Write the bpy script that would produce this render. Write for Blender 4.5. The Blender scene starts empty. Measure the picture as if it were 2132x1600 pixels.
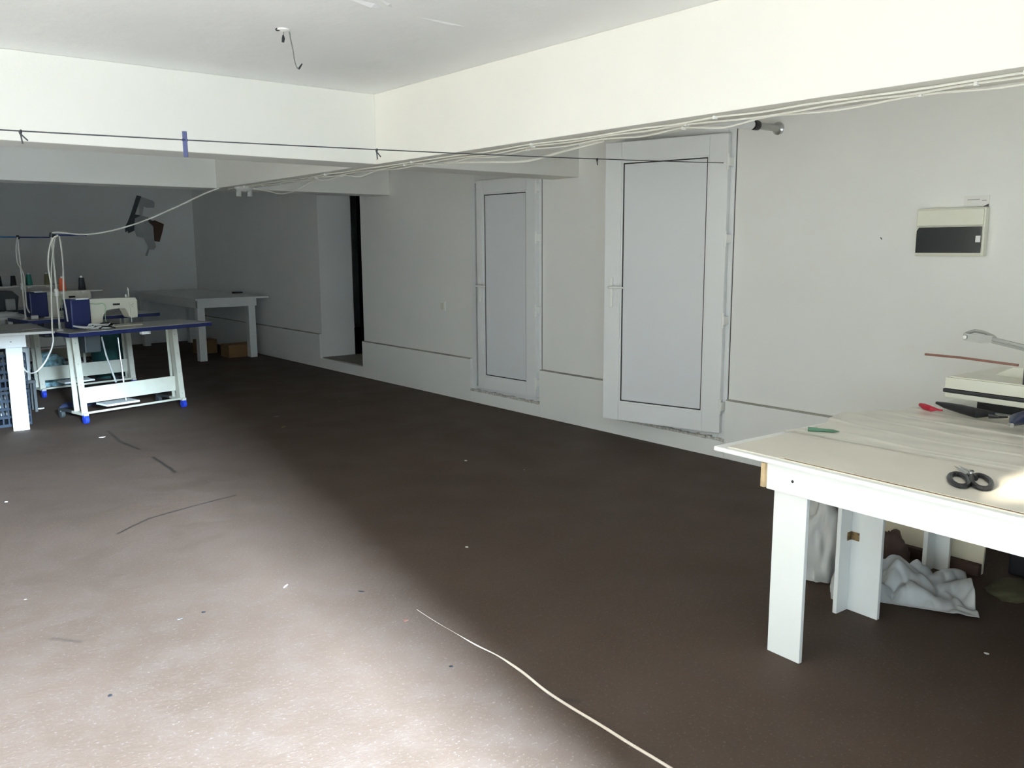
import bpy, bmesh, math, random
from mathutils import Vector, Matrix
PI = math.pi
random.seed(7)
sc = bpy.context.scene
C = sc.collection

# ------------------------------------------------------------------ camera
F_PX, YAW, PITCH, ROLL, CAM_H = 1769.9, 0.687913, 0.160257, 0.00547, 1.5
cy_, sy_, cp_, sp_ = math.cos(YAW), math.sin(YAW), math.cos(PITCH), math.sin(PITCH)
_f = Vector((sy_*cp_, cy_*cp_, -sp_)); _r0 = Vector((cy_, -sy_, 0)); _d0 = _f.cross(_r0)
_r = _r0*math.cos(ROLL) + _d0*math.sin(ROLL); _d = -_r0*math.sin(ROLL) + _d0*math.cos(ROLL)
CAM = Vector((0, 0, CAM_H))
cd = bpy.data.cameras.new('camera'); cam = bpy.data.objects.new('camera', cd); C.objects.link(cam)
M = Matrix((_r, -_d, -_f)).transposed().to_4x4(); M.translation = CAM
cam.matrix_world = M
cd.sensor_fit = 'HORIZONTAL'; cd.sensor_width = 36.0; cd.lens = F_PX/2132*36.0
cd.clip_start = 0.05; cd.clip_end = 100
sc.camera = cam

def ray(x, y):
    return _r*((x-1066)/F_PX) + _d*((y-800)/F_PX) + _f
def pz(x, y, z):
    d = ray(x, y); return CAM + d*((z-CAM_H)/d.z)
def px_(x, y, X):
    d = ray(x, y); return CAM + d*(X/d.x)
def py_(x, y, Y):
    d = ray(x, y); return CAM + d*(Y/d.y)

# ------------------------------------------------------------------ world, sun, exposure
w = bpy.data.worlds.new('sky'); sc.world = w; w.use_nodes = True
bg = w.node_tree.nodes['Background']
bg.inputs[0].default_value = (0.80, 0.86, 1.0, 1); bg.inputs[1].default_value = 0.8
sd = bpy.data.lights.new('sun', 'SUN'); sd.energy = 36.0; sd.angle = math.radians(0.6); sd.color = (1.0, 0.955, 0.82)
sun = bpy.data.objects.new('sun', sd); C.objects.link(sun)
sun.rotation_euler = Vector((-0.25, 0.1, -0.95)).to_track_quat('-Z', 'Y').to_euler()
# bright strip of open sky at the end of the alley behind the camera
ad = bpy.data.lights.new('sky_gap', 'AREA'); ad.shape = 'RECTANGLE'; ad.size = 1.7; ad.size_y = 9.0
ad.energy = 262000.0; ad.color = (0.60, 0.80, 1.0)
gap = bpy.data.objects.new('sky_gap', ad); C.objects.link(gap); gap.location = (-0.9, -12.0, 8.3)
gap.rotation_euler = (Vector((1.2, 3.0, 1.0))-Vector(gap.location)).to_track_quat('-Z', 'Y').to_euler()
# added spot lamp that puts the sun patch on the cutting table
rd = bpy.data.lights.new('sun_patch_spot', 'SPOT'); rd.energy = 26000.0; rd.spot_size = math.radians(1.5); rd.spot_blend = 0.5
rd.shadow_soft_size = 0.03; rd.color = (1.0, 0.95, 0.78)
gl = bpy.data.objects.new('sun_patch_spot', rd); C.objects.link(gl); gl.location = (-6.0, 1.5, 3.55)
gl.rotation_euler = (Vector((3.02, 0.93, 0.75))-Vector(gl.location)).to_track_quat('-Z', 'Y').to_euler()
sc.view_settings.view_transform = 'Standard'; sc.view_settings.look = 'None'
sc.view_settings.gamma = 1.0; sc.view_settings.use_curve_mapping = False
sc.view_settings.exposure = -0.09
sc.cycles.use_denoising = True
sc.cycles.max_bounces = 10; sc.cycles.diffuse_bounces = 8; sc.cycles.glossy_bounces = 4
sc.cycles.sample_clamp_indirect = 8.0

# ------------------------------------------------------------------ materials
def mat(name, col, rough=0.6, metal=0.0, var=0.06, scale=8.0, bump=0.0, bscale=60.0, spec=0.5, alpha=1.0):
    m = bpy.data.materials.new(name); m.use_nodes = True
    nt = m.node_tree; N = nt.nodes; L = nt.links; b = N['Principled BSDF']
    b.inputs['Roughness'].default_value = rough; b.inputs['Metallic'].default_value = metal
    b.inputs['Specular IOR Level'].default_value = spec; b.inputs['Alpha'].default_value = alpha
    tc = N.new('ShaderNodeTexCoord')
    no = N.new('ShaderNodeTexNoise'); no.inputs['Scale'].default_value = scale; no.inputs['Detail'].default_value = 5
    L.new(tc.outputs['Object'], no.inputs['Vector'])
    rp = N.new('ShaderNodeValToRGB')
    rp.color_ramp.elements[0].position = 0.3; rp.color_ramp.elements[1].position = 0.7
    rp.color_ramp.elements[0].color = tuple(c*(1-var) for c in col)+(1,)
    rp.color_ramp.elements[1].color = tuple(min(1, c*(1+var)) for c in col)+(1,)
    L.new(no.outputs['Fac'], rp.inputs['Fac']); L.new(rp.outputs['Color'], b.inputs['Base Color'])
    if bump > 0:
        n2 = N.new('ShaderNodeTexNoise'); n2.inputs['Scale'].default_value = bscale; n2.inputs['Detail'].default_value = 6
        L.new(tc.outputs['Object'], n2.inputs['Vector'])
        bp = N.new('ShaderNodeBump'); bp.inputs['Strength'].default_value = bump; bp.inputs['Distance'].default_value = 0.01
        L.new(n2.outputs['Fac'], bp.inputs['Height']); L.new(bp.outputs['Normal'], b.inputs['Normal'])
    return m

def seg_mask(nt, segs, wob=0.02):
    """mask of thin lines on the floor (object XY): segs = (ax, ay, bx, by, half width, strength)"""
    N = nt.nodes; L = nt.links
    def vm(op, a, b=None, s=None):
        n = N.new('ShaderNodeVectorMath'); n.operation = op
        for i, v in ((0, a), (1, b)):
            if v is None: continue
            if isinstance(v, tuple): n.inputs[i].default_value = v
            else: L.new(v, n.inputs[i])
        if s is not None:
            L.new(s, n.inputs['Scale'])
        return n
    def mt(op, a, b=None, c=None, clamp=False):
        n = N.new('ShaderNodeMath'); n.operation = op; n.use_clamp = clamp
        for i, v in ((0, a), (1, b), (2, c)):
            if v is None: continue
            if isinstance(v, (int, float)): n.inputs[i].default_value = v
            else: L.new(v, n.inputs[i])
        return n.outputs[0]
    tc = N.new('ShaderNodeTexCoord')
    nz = N.new('ShaderNodeTexNoise'); nz.inputs['Scale'].default_value = 7; nz.inputs['Detail'].default_value = 4
    L.new(tc.outputs['Object'], nz.inputs['Vector'])
    off = vm('SUBTRACT', nz.outputs['Color'], (0.5, 0.5, 0.5)).outputs[0]
    sc_ = vm('MULTIPLY', off, (wob, wob, 0)).outputs[0]
    P0 = vm('ADD', tc.outputs['Object'], sc_).outputs[0]
    P = vm('MULTIPLY', P0, (1, 1, 0)).outputs[0]
    tot = None
    for ax, ay, bx, by, hw, st in segs:
        ba = (bx-ax, by-ay, 0); ll = ba[0]**2 + ba[1]**2
        pa = vm('SUBTRACT', P, (ax, ay, 0)).outputs[0]
        dt = vm('DOT_PRODUCT', pa, ba).outputs['Value']
        t = mt('DIVIDE', dt, ll, clamp=True)
        pr = N.new('ShaderNodeVectorMath'); pr.operation = 'SCALE'; pr.inputs[0].default_value = ba; L.new(t, pr.inputs['Scale'])
        ds = vm('DISTANCE', pa, pr.outputs[0]).outputs['Value']
        v = mt('MULTIPLY', mt('SUBTRACT', 1.0, mt('DIVIDE', ds, hw), clamp=True), st)
        tot = v if tot is None else mt('MAXIMUM', tot, v)
    return tot

def paint_wall_mat(name, col, bump=0.35):
    m = mat(name, col, rough=0.75, var=0.025, scale=1.3, bump=0, spec=0.3)
    nt = m.node_tree; N = nt.nodes; L = nt.links; b = N['Principled BSDF']
    tc = N.new('ShaderNodeTexCoord')
    a = N.new('ShaderNodeTexNoise'); a.inputs['Scale'].default_value = 2.2; a.inputs['Detail'].default_value = 8; a.inputs['Roughness'].default_value = 0.6
    L.new(tc.outputs['Object'], a.inputs['Vector'])
    bp = N.new('ShaderNodeBump'); bp.inputs['Strength'].default_value = bump; bp.inputs['Distance'].default_value = 0.02
    L.new(a.outputs['Fac'], bp.inputs['Height']); L.new(bp.outputs['Normal'], b.inputs['Normal'])
    return m

WALL = paint_wall_mat('white_wall_paint', (0.80, 0.80, 0.765))
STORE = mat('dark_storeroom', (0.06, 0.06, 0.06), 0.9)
CEIL = paint_wall_mat('white_ceiling_paint', (0.86, 0.865, 0.85), 0.5)
BEAM = paint_wall_mat('white_beam_paint', (0.775, 0.765, 0.71), 0.3)
PVC = mat('white_pvc', (0.76, 0.775, 0.77), 0.35, var=0.015, scale=2)
PANEL = mat('pale_grey_panel', (0.69, 0.705, 0.715), 0.3, var=0.01, scale=1.5)
GASKET = mat('black_gasket', (0.02, 0.02, 0.02), 0.6)
BOARD = mat('white_melamine', (0.83, 0.84, 0.80), 0.35, var=0.02, scale=3)
TOPM = mat('pale_worktop', (0.70, 0.655, 0.56), 0.4, var=0.04, scale=3)
FILM = mat('plastic_sheet', (0.70, 0.665, 0.58), 0.28, var=0.03, scale=3, spec=0.6)
GREYTOP = mat('grey_laminate', (0.50, 0.51, 0.48), 0.35, var=0.03, scale=4)
BLUE = mat('dark_blue_plastic', (0.004, 0.010, 0.070), 0.45, var=0.1)
BRBLUE = mat('bright_blue_plastic', (0.012, 0.035, 0.33), 0.4)
NAVY = mat('navy_cloth', (0.02, 0.03, 0.08), 0.8)
CREAM = mat('cream_metal', (0.46, 0.45, 0.365), 0.4, var=0.05, scale=12)
IVORY = mat('ivory_enamel', (0.70, 0.69, 0.58), 0.3, var=0.03)
STEEL = mat('steel', (0.6, 0.6, 0.58), 0.3, metal=0.9)
GREYM = mat('grey_enamel', (0.36, 0.36, 0.33), 0.4, var=0.05)
BLACK = mat('black_plastic', (0.012, 0.012, 0.014), 0.4)
WIRE = mat('white_cable', (0.72, 0.71, 0.64), 0.45)
WOOD = mat('raw_wood', (0.50, 0.36, 0.20), 0.7, var=0.25, scale=20)
CARD = mat('cardboard', (0.17, 0.095, 0.035), 0.85, var=0.08, scale=10)
GREENP = mat('green_marker', (0.08, 0.18, 0.11), 0.5)
TEAL = mat('dark_teal_cloth', (0.006, 0.05, 0.045), 0.8, var=0.3)
REDP = mat('red_plastic', (0.45, 0.01, 0.03), 0.4)
ORANGE = mat('orange_thread', (0.62, 0.10, 0.03), 0.7, bump=0.5, bscale=300)
THREADG = mat('green_thread', (0.01, 0.12, 0.09), 0.7, bump=0.5, bscale=300)
THREADO = mat('olive_thread', (0.13, 0.12, 0.06), 0.7, bump=0.5, bscale=300)
THREADB = mat('black_thread', (0.003, 0.003, 0.005), 0.7, bump=0.5, bscale=300)
BAG = mat('white_plastic_bag', (0.42, 0.42, 0.40), 0.35, var=0.1, scale=9, spec=0.5)
RUST = mat('brown_rod', (0.22, 0.10, 0.07), 0.45)
GLASSD = mat('smoked_plastic', (0.012, 0.015, 0.015), 0.12, var=0.0, spec=0.6)
PAPER = mat('paper', (0.75, 0.74, 0.70), 0.8)
MINT = mat('pale_green_thread', (0.35, 0.55, 0.33), 0.6)
CLOTHW = mat('white_cloth', (0.65, 0.66, 0.64), 0.85, var=0.1)
CLOTHB = mat('blue_cloth', (0.04, 0.17, 0.32), 0.85, var=0.2)
DARKG = mat('dark_grey_metal', (0.03, 0.035, 0.035), 0.5)
BRICK = mat('exposed_brick', (0.055, 0.026, 0.014), 0.9, var=0.3, scale=30)
PLASTER = mat('torn_plaster', (0.40, 0.40, 0.38), 0.85, var=0.1)
OUTW = mat('street_render', (0.30, 0.28, 0.25), 0.9)
OUTG = mat('street_concrete', (0.60, 0.58, 0.53), 0.9)

def floor_mat():
    m = bpy.data.materials.new('brown_painted_concrete'); m.use_nodes = True
    nt = m.node_tree; N = nt.nodes; L = nt.links; b = N['Principled BSDF']
    tc = N.new('ShaderNodeTexCoord')
    def noise(s, d=6, r=0.55):
        n = N.new('ShaderNodeTexNoise'); n.inputs['Scale'].default_value = s; n.inputs['Detail'].default_value = d
        n.inputs['Roughness'].default_value = r; L.new(tc.outputs['Object'], n.inputs['Vector']); return n.outputs['Fac']
    def ramp(f, p0, c0, p1, c1):
        r = N.new('ShaderNodeValToRGB'); e = r.color_ramp.elements
        e[0].position = p0; e[0].color = c0; e[1].position = p1; e[1].color = c1; L.new(f, r.inputs['Fac']); return r.outputs['Color']
    def mix(f, a, bb, mode='MIX'):
        n = N.new('ShaderNodeMix'); n.data_type = 'RGBA'; n.blend_type = mode
        if isinstance(f, float): n.inputs['Factor'].default_value = f
        else: L.new(f, n.inputs['Factor'])
        for k, v in (('A', a), ('B', bb)):
            s = [i for i in n.inputs if i.name == k and i.type == 'RGBA'][0]
            if isinstance(v, tuple): s.default_value = v
            else: L.new(v, s)
        return [o for o in n.outputs if o.type == 'RGBA'][0]
    base = ramp(noise(0.9), 0.3, (0.054,0.0355,0.0250,1), 0.7, (0.072,0.048,0.0350,1))
    base = mix(ramp(noise(6, 8, 0.7), 0.45, (0, 0, 0, 1), 0.75, (0.5, 0.5, 0.5, 1)), base, (0.082, 0.060, 0.049, 1))
    base = mix(ramp(noise(90, 2), 0.60, (0, 0, 0, 1), 0.72, (0.45, 0.45, 0.45, 1)), base, (0.135, 0.11, 0.10, 1))
    vo = N.new('ShaderNodeTexVoronoi'); vo.inputs['Scale'].default_value = 2.3; L.new(tc.outputs['Object'], vo.inputs['Vector'])
    base = mix(ramp(vo.outputs['Distance'], 0.0, (1, 1, 1, 1), 0.018, (0, 0, 0, 1)), base, (0.55, 0.52, 0.48, 1))
    g = lambda x, y: pz(x, y, 0)
    pts = [((490, 1032), (400, 1055)), ((400, 1055), (310, 1080)), ((310, 1080), (245, 1112)),
           ((225, 898), (250, 920)), ((250, 920), (290, 936)), ((318, 952), (366, 984)),
           ((110, 1330), (165, 1336)), ((1150, 1455), (1200, 1462))]
    segs = []
    for k, (a, c) in enumerate(pts):
        A, B = g(*a), g(*c); segs.append((A.x, A.y, B.x, B.y, 0.013 if k < 3 else 0.020, 0.9 if k < 6 else 0.4))
    base = mix(seg_mask(nt, segs), base, (0.010, 0.008, 0.007, 1))
    L.new(base, b.inputs['Base Color'])
    r = ramp(noise(3), 0.3, (0.60,)*3+(1,), 0.7, (0.75,)*3+(1,)); L.new(r, b.inputs['Roughness'])
    b.inputs['Specular IOR Level'].default_value = 0.15
    bp = N.new('ShaderNodeBump'); bp.inputs['Strength'].default_value = 0.5; bp.inputs['Distance'].default_value = 0.004
    L.new(noise(45, 8, 0.7), bp.inputs['Height']); L.new(bp.outputs['Normal'], b.inputs['Normal'])
    return m
FLOOR = floor_mat()

# ------------------------------------------------------------------ mesh helpers
class MB:
    def __init__(s): s.bm = bmesh.new()
    def box(s, x0, y0, z0, x1, y1, z1, bev=0.0, T=None):
        g = bmesh.ops.create_cube(s.bm, size=1.0); vs = g['verts']
        for v in vs:
            v.co = Vector((x0+(v.co.x+.5)*(x1-x0), y0+(v.co.y+.5)*(y1-y0), z0+(v.co.z+.5)*(z1-z0)))
        if bev > 0:
            es = list({e for v in vs for e in v.link_edges})
            r = bmesh.ops.bevel(s.bm, geom=es, offset=bev, segments=2, profile=0.6, affect='EDGES')
            vs = list({v for f in r['faces'] for v in f.verts} | {v for v in vs if v.is_valid})
        if T is not None:
            for v in vs: v.co = T @ v.co
        return s
    def prism(s, pts, axis, a, b, T=None):
        """polygon pts (2-D) extruded along axis from a to b. axis 'x': pts are (y,z); 'y': (x,z); 'z': (x,y)"""
        def mk(p, t):
            return {'x': (t, p[0], p[1]), 'y': (p[0], t, p[1]), 'z': (p[0], p[1], t)}[axis]
        v0 = [s.bm.verts.new(mk(p, a)) for p in pts]; v1 = [s.bm.verts.new(mk(p, b)) for p in pts]
        n = len(pts)
        s.bm.faces.new(v0[::-1]); s.bm.faces.new(v1)
        for i in range(n): s.bm.faces.new((v0[i], v0[(i+1) % n], v1[(i+1) % n], v1[i]))
        if T is not None:
            for v in v0+v1: v.co = T @ v.co
        return s
    def tube(s, pts, r, seg=8, closed=False):
        pts = [Vector(p) for p in pts]; n = len(pts); rings = []
        rr = r if isinstance(r, (list, tuple)) else [r]*n
        up = Vector((0, 0, 1)); prev = None
        for i, p in enumerate(pts):
            if closed: t = pts[(i+1) % n]-pts[i-1]
            else: t = pts[min(i+1, n-1)]-pts[max(i-1, 0)]
            t.normalize()
            if prev is None:
                a = t.cross(up)
                if a.length < 1e-3: a = t.cross(Vector((1, 0, 0)))
            else:
                a = prev - t*prev.dot(t)
            a.normalize(); b = t.cross(a); prev = a
            rings.append([s.bm.verts.new(p + (a*math.cos(2*PI*k/seg)+b*math.sin(2*PI*k/seg))*rr[i]) for k in range(seg)])
        m = n if closed else n-1
        for i in range(m):
            A, B = rings[i], rings[(i+1) % n]
            for k in range(seg): s.bm.faces.new((A[k], A[(k+1) % seg], B[(k+1) % seg], B[k]))
        if not closed:
            s.bm.faces.new(rings[0][::-1]); s.bm.faces.new(rings[-1])
        return s
    def lathe(s, prof, c=(0, 0, 0), seg=24, T=None):
        c = Vector(c); rings = []
        for r, z in prof:
            rings.append([s.bm.verts.new(c+Vector((max(r, 1e-4)*math.cos(2*PI*k/seg), max(r, 1e-4)*math.sin(2*PI*k/seg), z))) for k in range(seg)])
        for A, B in zip(rings, rings[1:]):
            for k in range(seg): s.bm.faces.new((A[k], A[(k+1) % seg], B[(k+1) % seg], B[k]))
        s.bm.faces.new(rings[0][::-1]); s.bm.faces.new(rings[-1])
        if T is not None:
            for R_ in rings:
                for v in R_: v.co = T @ v.co
        return s
    def build(s, name, m, parent=None, smooth=False, loc=None):
        bmesh.ops.recalc_face_normals(s.bm, faces=s.bm.faces)
        me = bpy.data.meshes.new(name); s.bm.to_mesh(me); s.bm.free(); me.materials.append(m)
        if smooth:
            for p in me.polygons: p.use_smooth = True
            try: me.set_sharp_from_angle(angle=math.radians(40))
            except Exception: pass
        o = bpy.data.objects.new(name, me); C.objects.link(o)
        if parent is not None: o.parent = parent
        if loc is not None: o.location = loc
        return o

def struct(mb, name, m, parent=None):
    o = mb.build(name, m, parent)
    if parent is None: o['kind'] = 'structure'
    return o
def tag(o, label, cat, group=None):
    o['label'] = label; o['category'] = cat
    if group: o['group'] = group
    return o
def thing(name, label, cat, loc=(0, 0, 0), rz=0.0, group=None):
    o = bpy.data.objects.new(name, None); C.objects.link(o); o.empty_display_size = 0.1
    o.location = loc; o.rotation_euler = (0, 0, rz)
    return tag(o, label, cat, group)
def kids(o): return [c for c in bpy.data.objects if c.parent == o]
def copy_tree(o, parent=None):
    c = o.copy(); C.objects.link(c)
    if parent is not None: c.parent = parent
    for ch in kids(o): copy_tree(ch, c)
    return c
def grid_mesh(nx, ny, fn, name, m, parent=None, thick=0.0, smooth=True):
    bm = bmesh.new(); V = [[bm.verts.new(fn(i/(nx-1), j/(ny-1))) for j in range(ny)] for i in range(nx)]
    for i in range(nx-1):
        for j in range(ny-1): bm.faces.new((V[i][j], V[i+1][j], V[i+1][j+1], V[i][j+1]))
    bmesh.ops.recalc_face_normals(bm, faces=bm.faces)
    if thick:
        bmesh.ops.solidify(bm, geom=list(bm.faces), thickness=thick)
    me = bpy.data.meshes.new(name); bm.to_mesh(me); bm.free(); me.materials.append(m)
    if smooth:
        for p in me.polygons: p.use_smooth = True
    o = bpy.data.objects.new(name, me); C.objects.link(o)
    if parent is not None: o.parent = parent
    return o
def smooth_path(pts, n=8):
    pts = [Vector(p) for p in pts]; out = []
    for i in range(len(pts)-1):
        p0 = pts[max(i-1, 0)]; p1 = pts[i]; p2 = pts[i+1]; p3 = pts[min(i+2, len(pts)-1)]
        for k in range(n):
            t = k/n
            out.append(0.5*((2*p1)+(p2-p0)*t+(2*p0-5*p1+4*p2-p3)*t*t+(3*p1-p0-3*p2+p3)*t**3))
    out.append(pts[-1]); return out

# ------------------------------------------------------------------ room shell
XL, XW, YF, YB, ZC, ZB = -1.5, 4.94, -1.2, 14.15, 2.51, 2.055
XD = XW - 0.035                       # face of the dado ledge
floor = struct(MB().box(XL-0.3, YF-0.3, -0.2, XW+0.35, YB+0.3, 0.0), 'floor', FLOOR)
struct(MB().box(XL-0.3, YF-0.3, ZC, XW+3.3, YB+0.3, ZC+0.3), 'ceiling', CEIL)
# plaster seam ridges on the ceiling
rb = MB()
for a, b, r in (((700, -10), (830, 27), 0.040), ((770, -12), (832, 26), 0.022), ((830, 27), (1018, 66), 0.020)):
    A, B = pz(*a, ZC), pz(*b, ZC); A.z = B.z = ZC+r*0.70
    rb.tube([A, A.lerp(B, .5)+Vector((0.01, 0, 0)), B], [r*0.6, r, r*0.3], 8)
struct(rb, 'trim_1', CEIL)
# right wall: openings (y0, y1, z0, z1)
D1 = (3.605, 4.72, 0.135, 2.305); D2 = (5.59, 6.60, 0.125, 2.15); D3 = (8.72, 9.78, 0.125, 2.14)
WT = 0.30
wr = MB(); ycur = YF-0.3
for y0, y1, z0, z1 in (D1, D2, D3):
    wr.box(XW, ycur, 0, XW+WT, y0, ZC)
    wr.box(XW, y0, 0, XW+WT, y1, z0); wr.box(XW, y0, z1, XW+WT, y1, ZC); ycur = y1
wr.box(XW, ycur, 0, XW+WT, YB+0.3, ZC)
struct(wr, 'wall_right', WALL)
# dado ledge at the foot of the right wall
dz = 0.425
db = MB(); ycur = YF
for y0, y1, z0, z1 in (D1, D2, D3):
    db.box(XD, ycur, 0, XW, y0-0.004, dz, 0.004); db.box(XD, y0-0.004, 0, XW, y1+0.004, z0-0.005, 0.003); ycur = y1+0.004
db.box(XD, ycur, 0, XW, YB, dz, 0.004)
dado = struct(db, 'baseboard_right', WALL)
dl = MB(); ycur = YF  # thin darker grey strip along the top edge of the ledge
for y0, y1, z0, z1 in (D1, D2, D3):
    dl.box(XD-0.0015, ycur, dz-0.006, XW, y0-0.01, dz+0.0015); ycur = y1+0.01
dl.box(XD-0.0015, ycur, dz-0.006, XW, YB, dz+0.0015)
dl.build('ledge_strip', mat('ledge_grey', (0.30, 0.29, 0.25), 0.9, var=0.35, scale=6), dado)
# far wall, front wall, left wall with the wide opening
struct(MB().box(XL-0.3, YB, 0, XW+3.3, YB+0.3, ZC), 'wall_far', WALL)
struct(MB().box(1.0, YF-0.3, 0, XW+0.3, YF, ZC).box(XL-0.3, YF-0.3, 2.3, 1.0, YF, ZC), 'wall_front', WALL)
OY0, OY1, OZ = 0.7, 4.5, 2.3
wl = MB().box(XL-0.3, YF, 0, XL, OY0, ZC).box(XL-0.3, OY1, 0, XL, YB, ZC).box(XL-0.3, OY0, OZ, XL, OY1, ZC)
struct(wl, 'wall_left', WALL)
# beams
struct(MB().box(3.05, YF, ZB, 3.32, 8.06, ZC, 0.006), 'ceiling_beam', BEAM)
struct(MB().box(XL, 5.14, ZB, 3.05, 5.46, ZC, 0.006).box(3.32, 5.14, ZB, XW, 5.46, ZC, 0.006), 'ceiling_beam', BEAM)
struct(MB().box(XL, 8.06, ZB, XW, 8.38, ZC, 0.006), 'ceiling_beam', BEAM)
# dark store room behind the right wall
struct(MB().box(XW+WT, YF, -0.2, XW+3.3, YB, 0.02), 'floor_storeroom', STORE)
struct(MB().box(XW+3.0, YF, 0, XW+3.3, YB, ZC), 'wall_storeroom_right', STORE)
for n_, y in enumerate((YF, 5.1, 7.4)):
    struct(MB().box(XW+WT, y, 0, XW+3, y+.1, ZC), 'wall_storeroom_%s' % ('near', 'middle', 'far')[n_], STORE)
struct(MB().box(XW+WT, D3[1], 0, 5.40, D3[1]+0.25, ZC), 'wall_doorway', WALL)
struct(MB().box(XW-0.001, D3[0]+.001, D3[2]-0.02, XW+WT+0.4, D3[1]-.001, D3[2]+0.005), 'trim_2', mat('dusty_threshold', (0.22, 0.20, 0.17), 0.9))

# rough chipped mortar along the door thresholds
for n_, (y0, y1, z0, z1) in enumerate((D1, D2)):
    mbb = MB(); y = y0
    while y < y1-0.02:
        st = random.uniform(0.02, 0.06); hh = random.uniform(0.004, 0.02)
        mbb.box(XD-random.uniform(0.001, 0.010), y, z0-0.014, XW+0.01, min(y+st, y1), z0-0.006+hh, 0.003); y += st
    struct(mbb, 'trim_%d' % (3+n_), mat('chipped_mortar_%d' % n_, (0.50, 0.48, 0.43), 0.95, var=0.4, scale=40))

# ------------------------------------------------------------------ doors
def door(name, D, leaf_y0, leaf_w, z0, z1, ang, stile, hinges, handle_z, stl_far=None):
    y0, y1, fz0, fz1 = D
    fw = 0.062
    fr = MB()
    xa, xb = XW-0.012, XW+0.07
    fr.box(xa, y0, fz0, xb, y0+fw, fz1, 0.004).box(xa, y1-fw, fz0, xb, y1, fz1, 0.004)
    fr.box(xa, y0+fw, fz1-fw, xb, y1-fw, fz1, 0.004).box(xa, y0+fw, fz0, xb, y1-fw, fz0+0.04, 0.004)
    root = fr.build(name, PVC); root['kind'] = 'structure'
    # dark sealing line around the frame
    MB().box(XW-0.002, y0-0.005, fz0, XW+0.01, y0, fz1+0.005).build('door_seal', GASKET, root)
    T = Matrix.Translation((XW-0.028, leaf_y0, 0)) @ Matrix.Rotation(ang, 4, 'Z')
    # leaf in local frame: runs along +y from the hinge, thickness in x
    t0, t1 = -0.03, 0.03
    sf = stile if stl_far is None else stl_far
    lf = MB().box(t0, 0, z0, t1, stile, z1, 0.006, T).box(t0, leaf_w-sf, z0, t1, leaf_w, z1, 0.006, T)
    lf.box(t0, stile-0.001, z0, t1, leaf_w-sf+0.001, z0+stile, 0.006, T).box(t0, stile-0.001, z1-stile, t1, leaf_w-sf+0.001, z1, 0.006, T)
    # glazing bead step
    for a in ((stile, z0+stile, stile+0.012, z1-stile), (leaf_w-sf-0.012, z0+stile, leaf_w-sf, z1-stile),
              (stile, z0+stile, leaf_w-sf, z0+stile+0.012), (stile, z1-stile-0.012, leaf_w-sf, z1-stile)):
        lf.box(t0+0.008, a[0], a[1], t1, a[2], a[3], 0, T)
    lo = lf.build('door_leaf', PVC, root)
    gk = MB(); g = 0.0085; a0, a1, b0, b1 = stile+.012, leaf_w-sf-.012, z0+stile+.012, z1-stile-.012  # gasket drawn wider to take in the shade of the panel recess
    gk.box(t0+0.013, a0, b0, t0+.02, a0+g, b1, 0, T).box(t0+.013, a1-g, b0, t0+.02, a1, b1, 0, T)
    gk.box(t0+.013, a0, b0, t0+.02, a1, b0+g, 0, T).box(t0+.013, a0, b1-g, t0+.02, a1, b1, 0, T)
    gk.build('gasket', GASKET, lo)
    MB().box(t0+0.015, a0, b0, t1-0.012, a1, b1, 0, T).build('panel', PANEL, lo)
    for hz in hinges:
        h = MB().lathe([(0.009, -0.05), (0.009, 0.05)], (XW-0.062, leaf_y0-0.008, hz), 12)
        h.box(XW-0.064, leaf_y0-0.022, hz-0.03, XW-0.01, leaf_y0-0.008, hz+0.03, 0.003)
        h.lathe([(0.011, -0.052), (0.011, -0.044)], (XW-0.062, leaf_y0-0.008, hz), 12).lathe([(0.011, 0.044), (0.011, 0.052)], (XW-0.062, leaf_y0-0.008, hz), 12)
        h.build('hinge', BOARD, root)
    # handle plate and lever near the free edge
    hy = leaf_w - sf*0.5
    hd = MB().box(t0-0.010, hy-0.014, handle_z-0.15, t0, hy+0.014, handle_z+0.075, 0.006, T)
    ho = hd.build('handle_plate', BOARD, lo)
    lv = MB()
    pth = [T @ Vector(p) for p in ((t0-0.005, hy, handle_z), (t0-0.045, hy, handle_z), (t0-0.055, hy-0.012, handle_z), (t0-0.055, hy-0.07, handle_z), (t0-0.050, hy-0.125, handle_z-0.002))]
    lv.tube(pth, [0.010, 0.009, 0.010, 0.010, 0.007], 10)
    lv.build('handle', BOARD, lo, True)
    return root
door('door_1', D1, 3.636, 0.965, 0.180, 2.250, math.radians(13.2), 0.138, (2.06, 1.545, 0.985, 0.375), 1.195)
door('door_2', D2, 5.612, 0.79, 0.172, 2.10, math.radians(3.0), 0.118, (2.0, 1.577, 0.95, 0.304), 1.14, 0.09)

# ------------------------------------------------------------------ wall fittings
t = thing('fuse_box', 'white wall fuse box with smoked black flip door', 'fuse box', (XW, 2.145, 1.435))
MB().box(-0.05, -0.185, 0.0, 0.0, 0.185, 0.262, 0.008).build('body', IVORY, t)
MB().box(-0.062, -0.178, 0.165, -0.048, 0.178, 0.255, 0.006).build('cover', IVORY, t)
MB().prism([(-.172, .018), (.172, .018), (.172, .14), (.160, .158), (-.172, .158)], 'x', -0.066, -0.048).build('door', GLASSD, t)
MB().box(-0.074, -0.174, 0.075, -0.064, -0.150, 0.110, 0.003).build('latch', BOARD, t)
t = thing('paper_label', 'small paper label stuck above the fuse box', 'label', (XW, 2.035, 1.70))
MB().box(-0.006, -0.068, 0.0, -0.001, 0.062, 0.060).build('card', PAPER, t)
MB().box(-0.0075, -0.02, 0.036, -0.006, 0.045, 0.041).box(-0.0075, -0.055, 0.030, -0.006, -0.032, 0.035).build('writing', GREYM, t)
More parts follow.
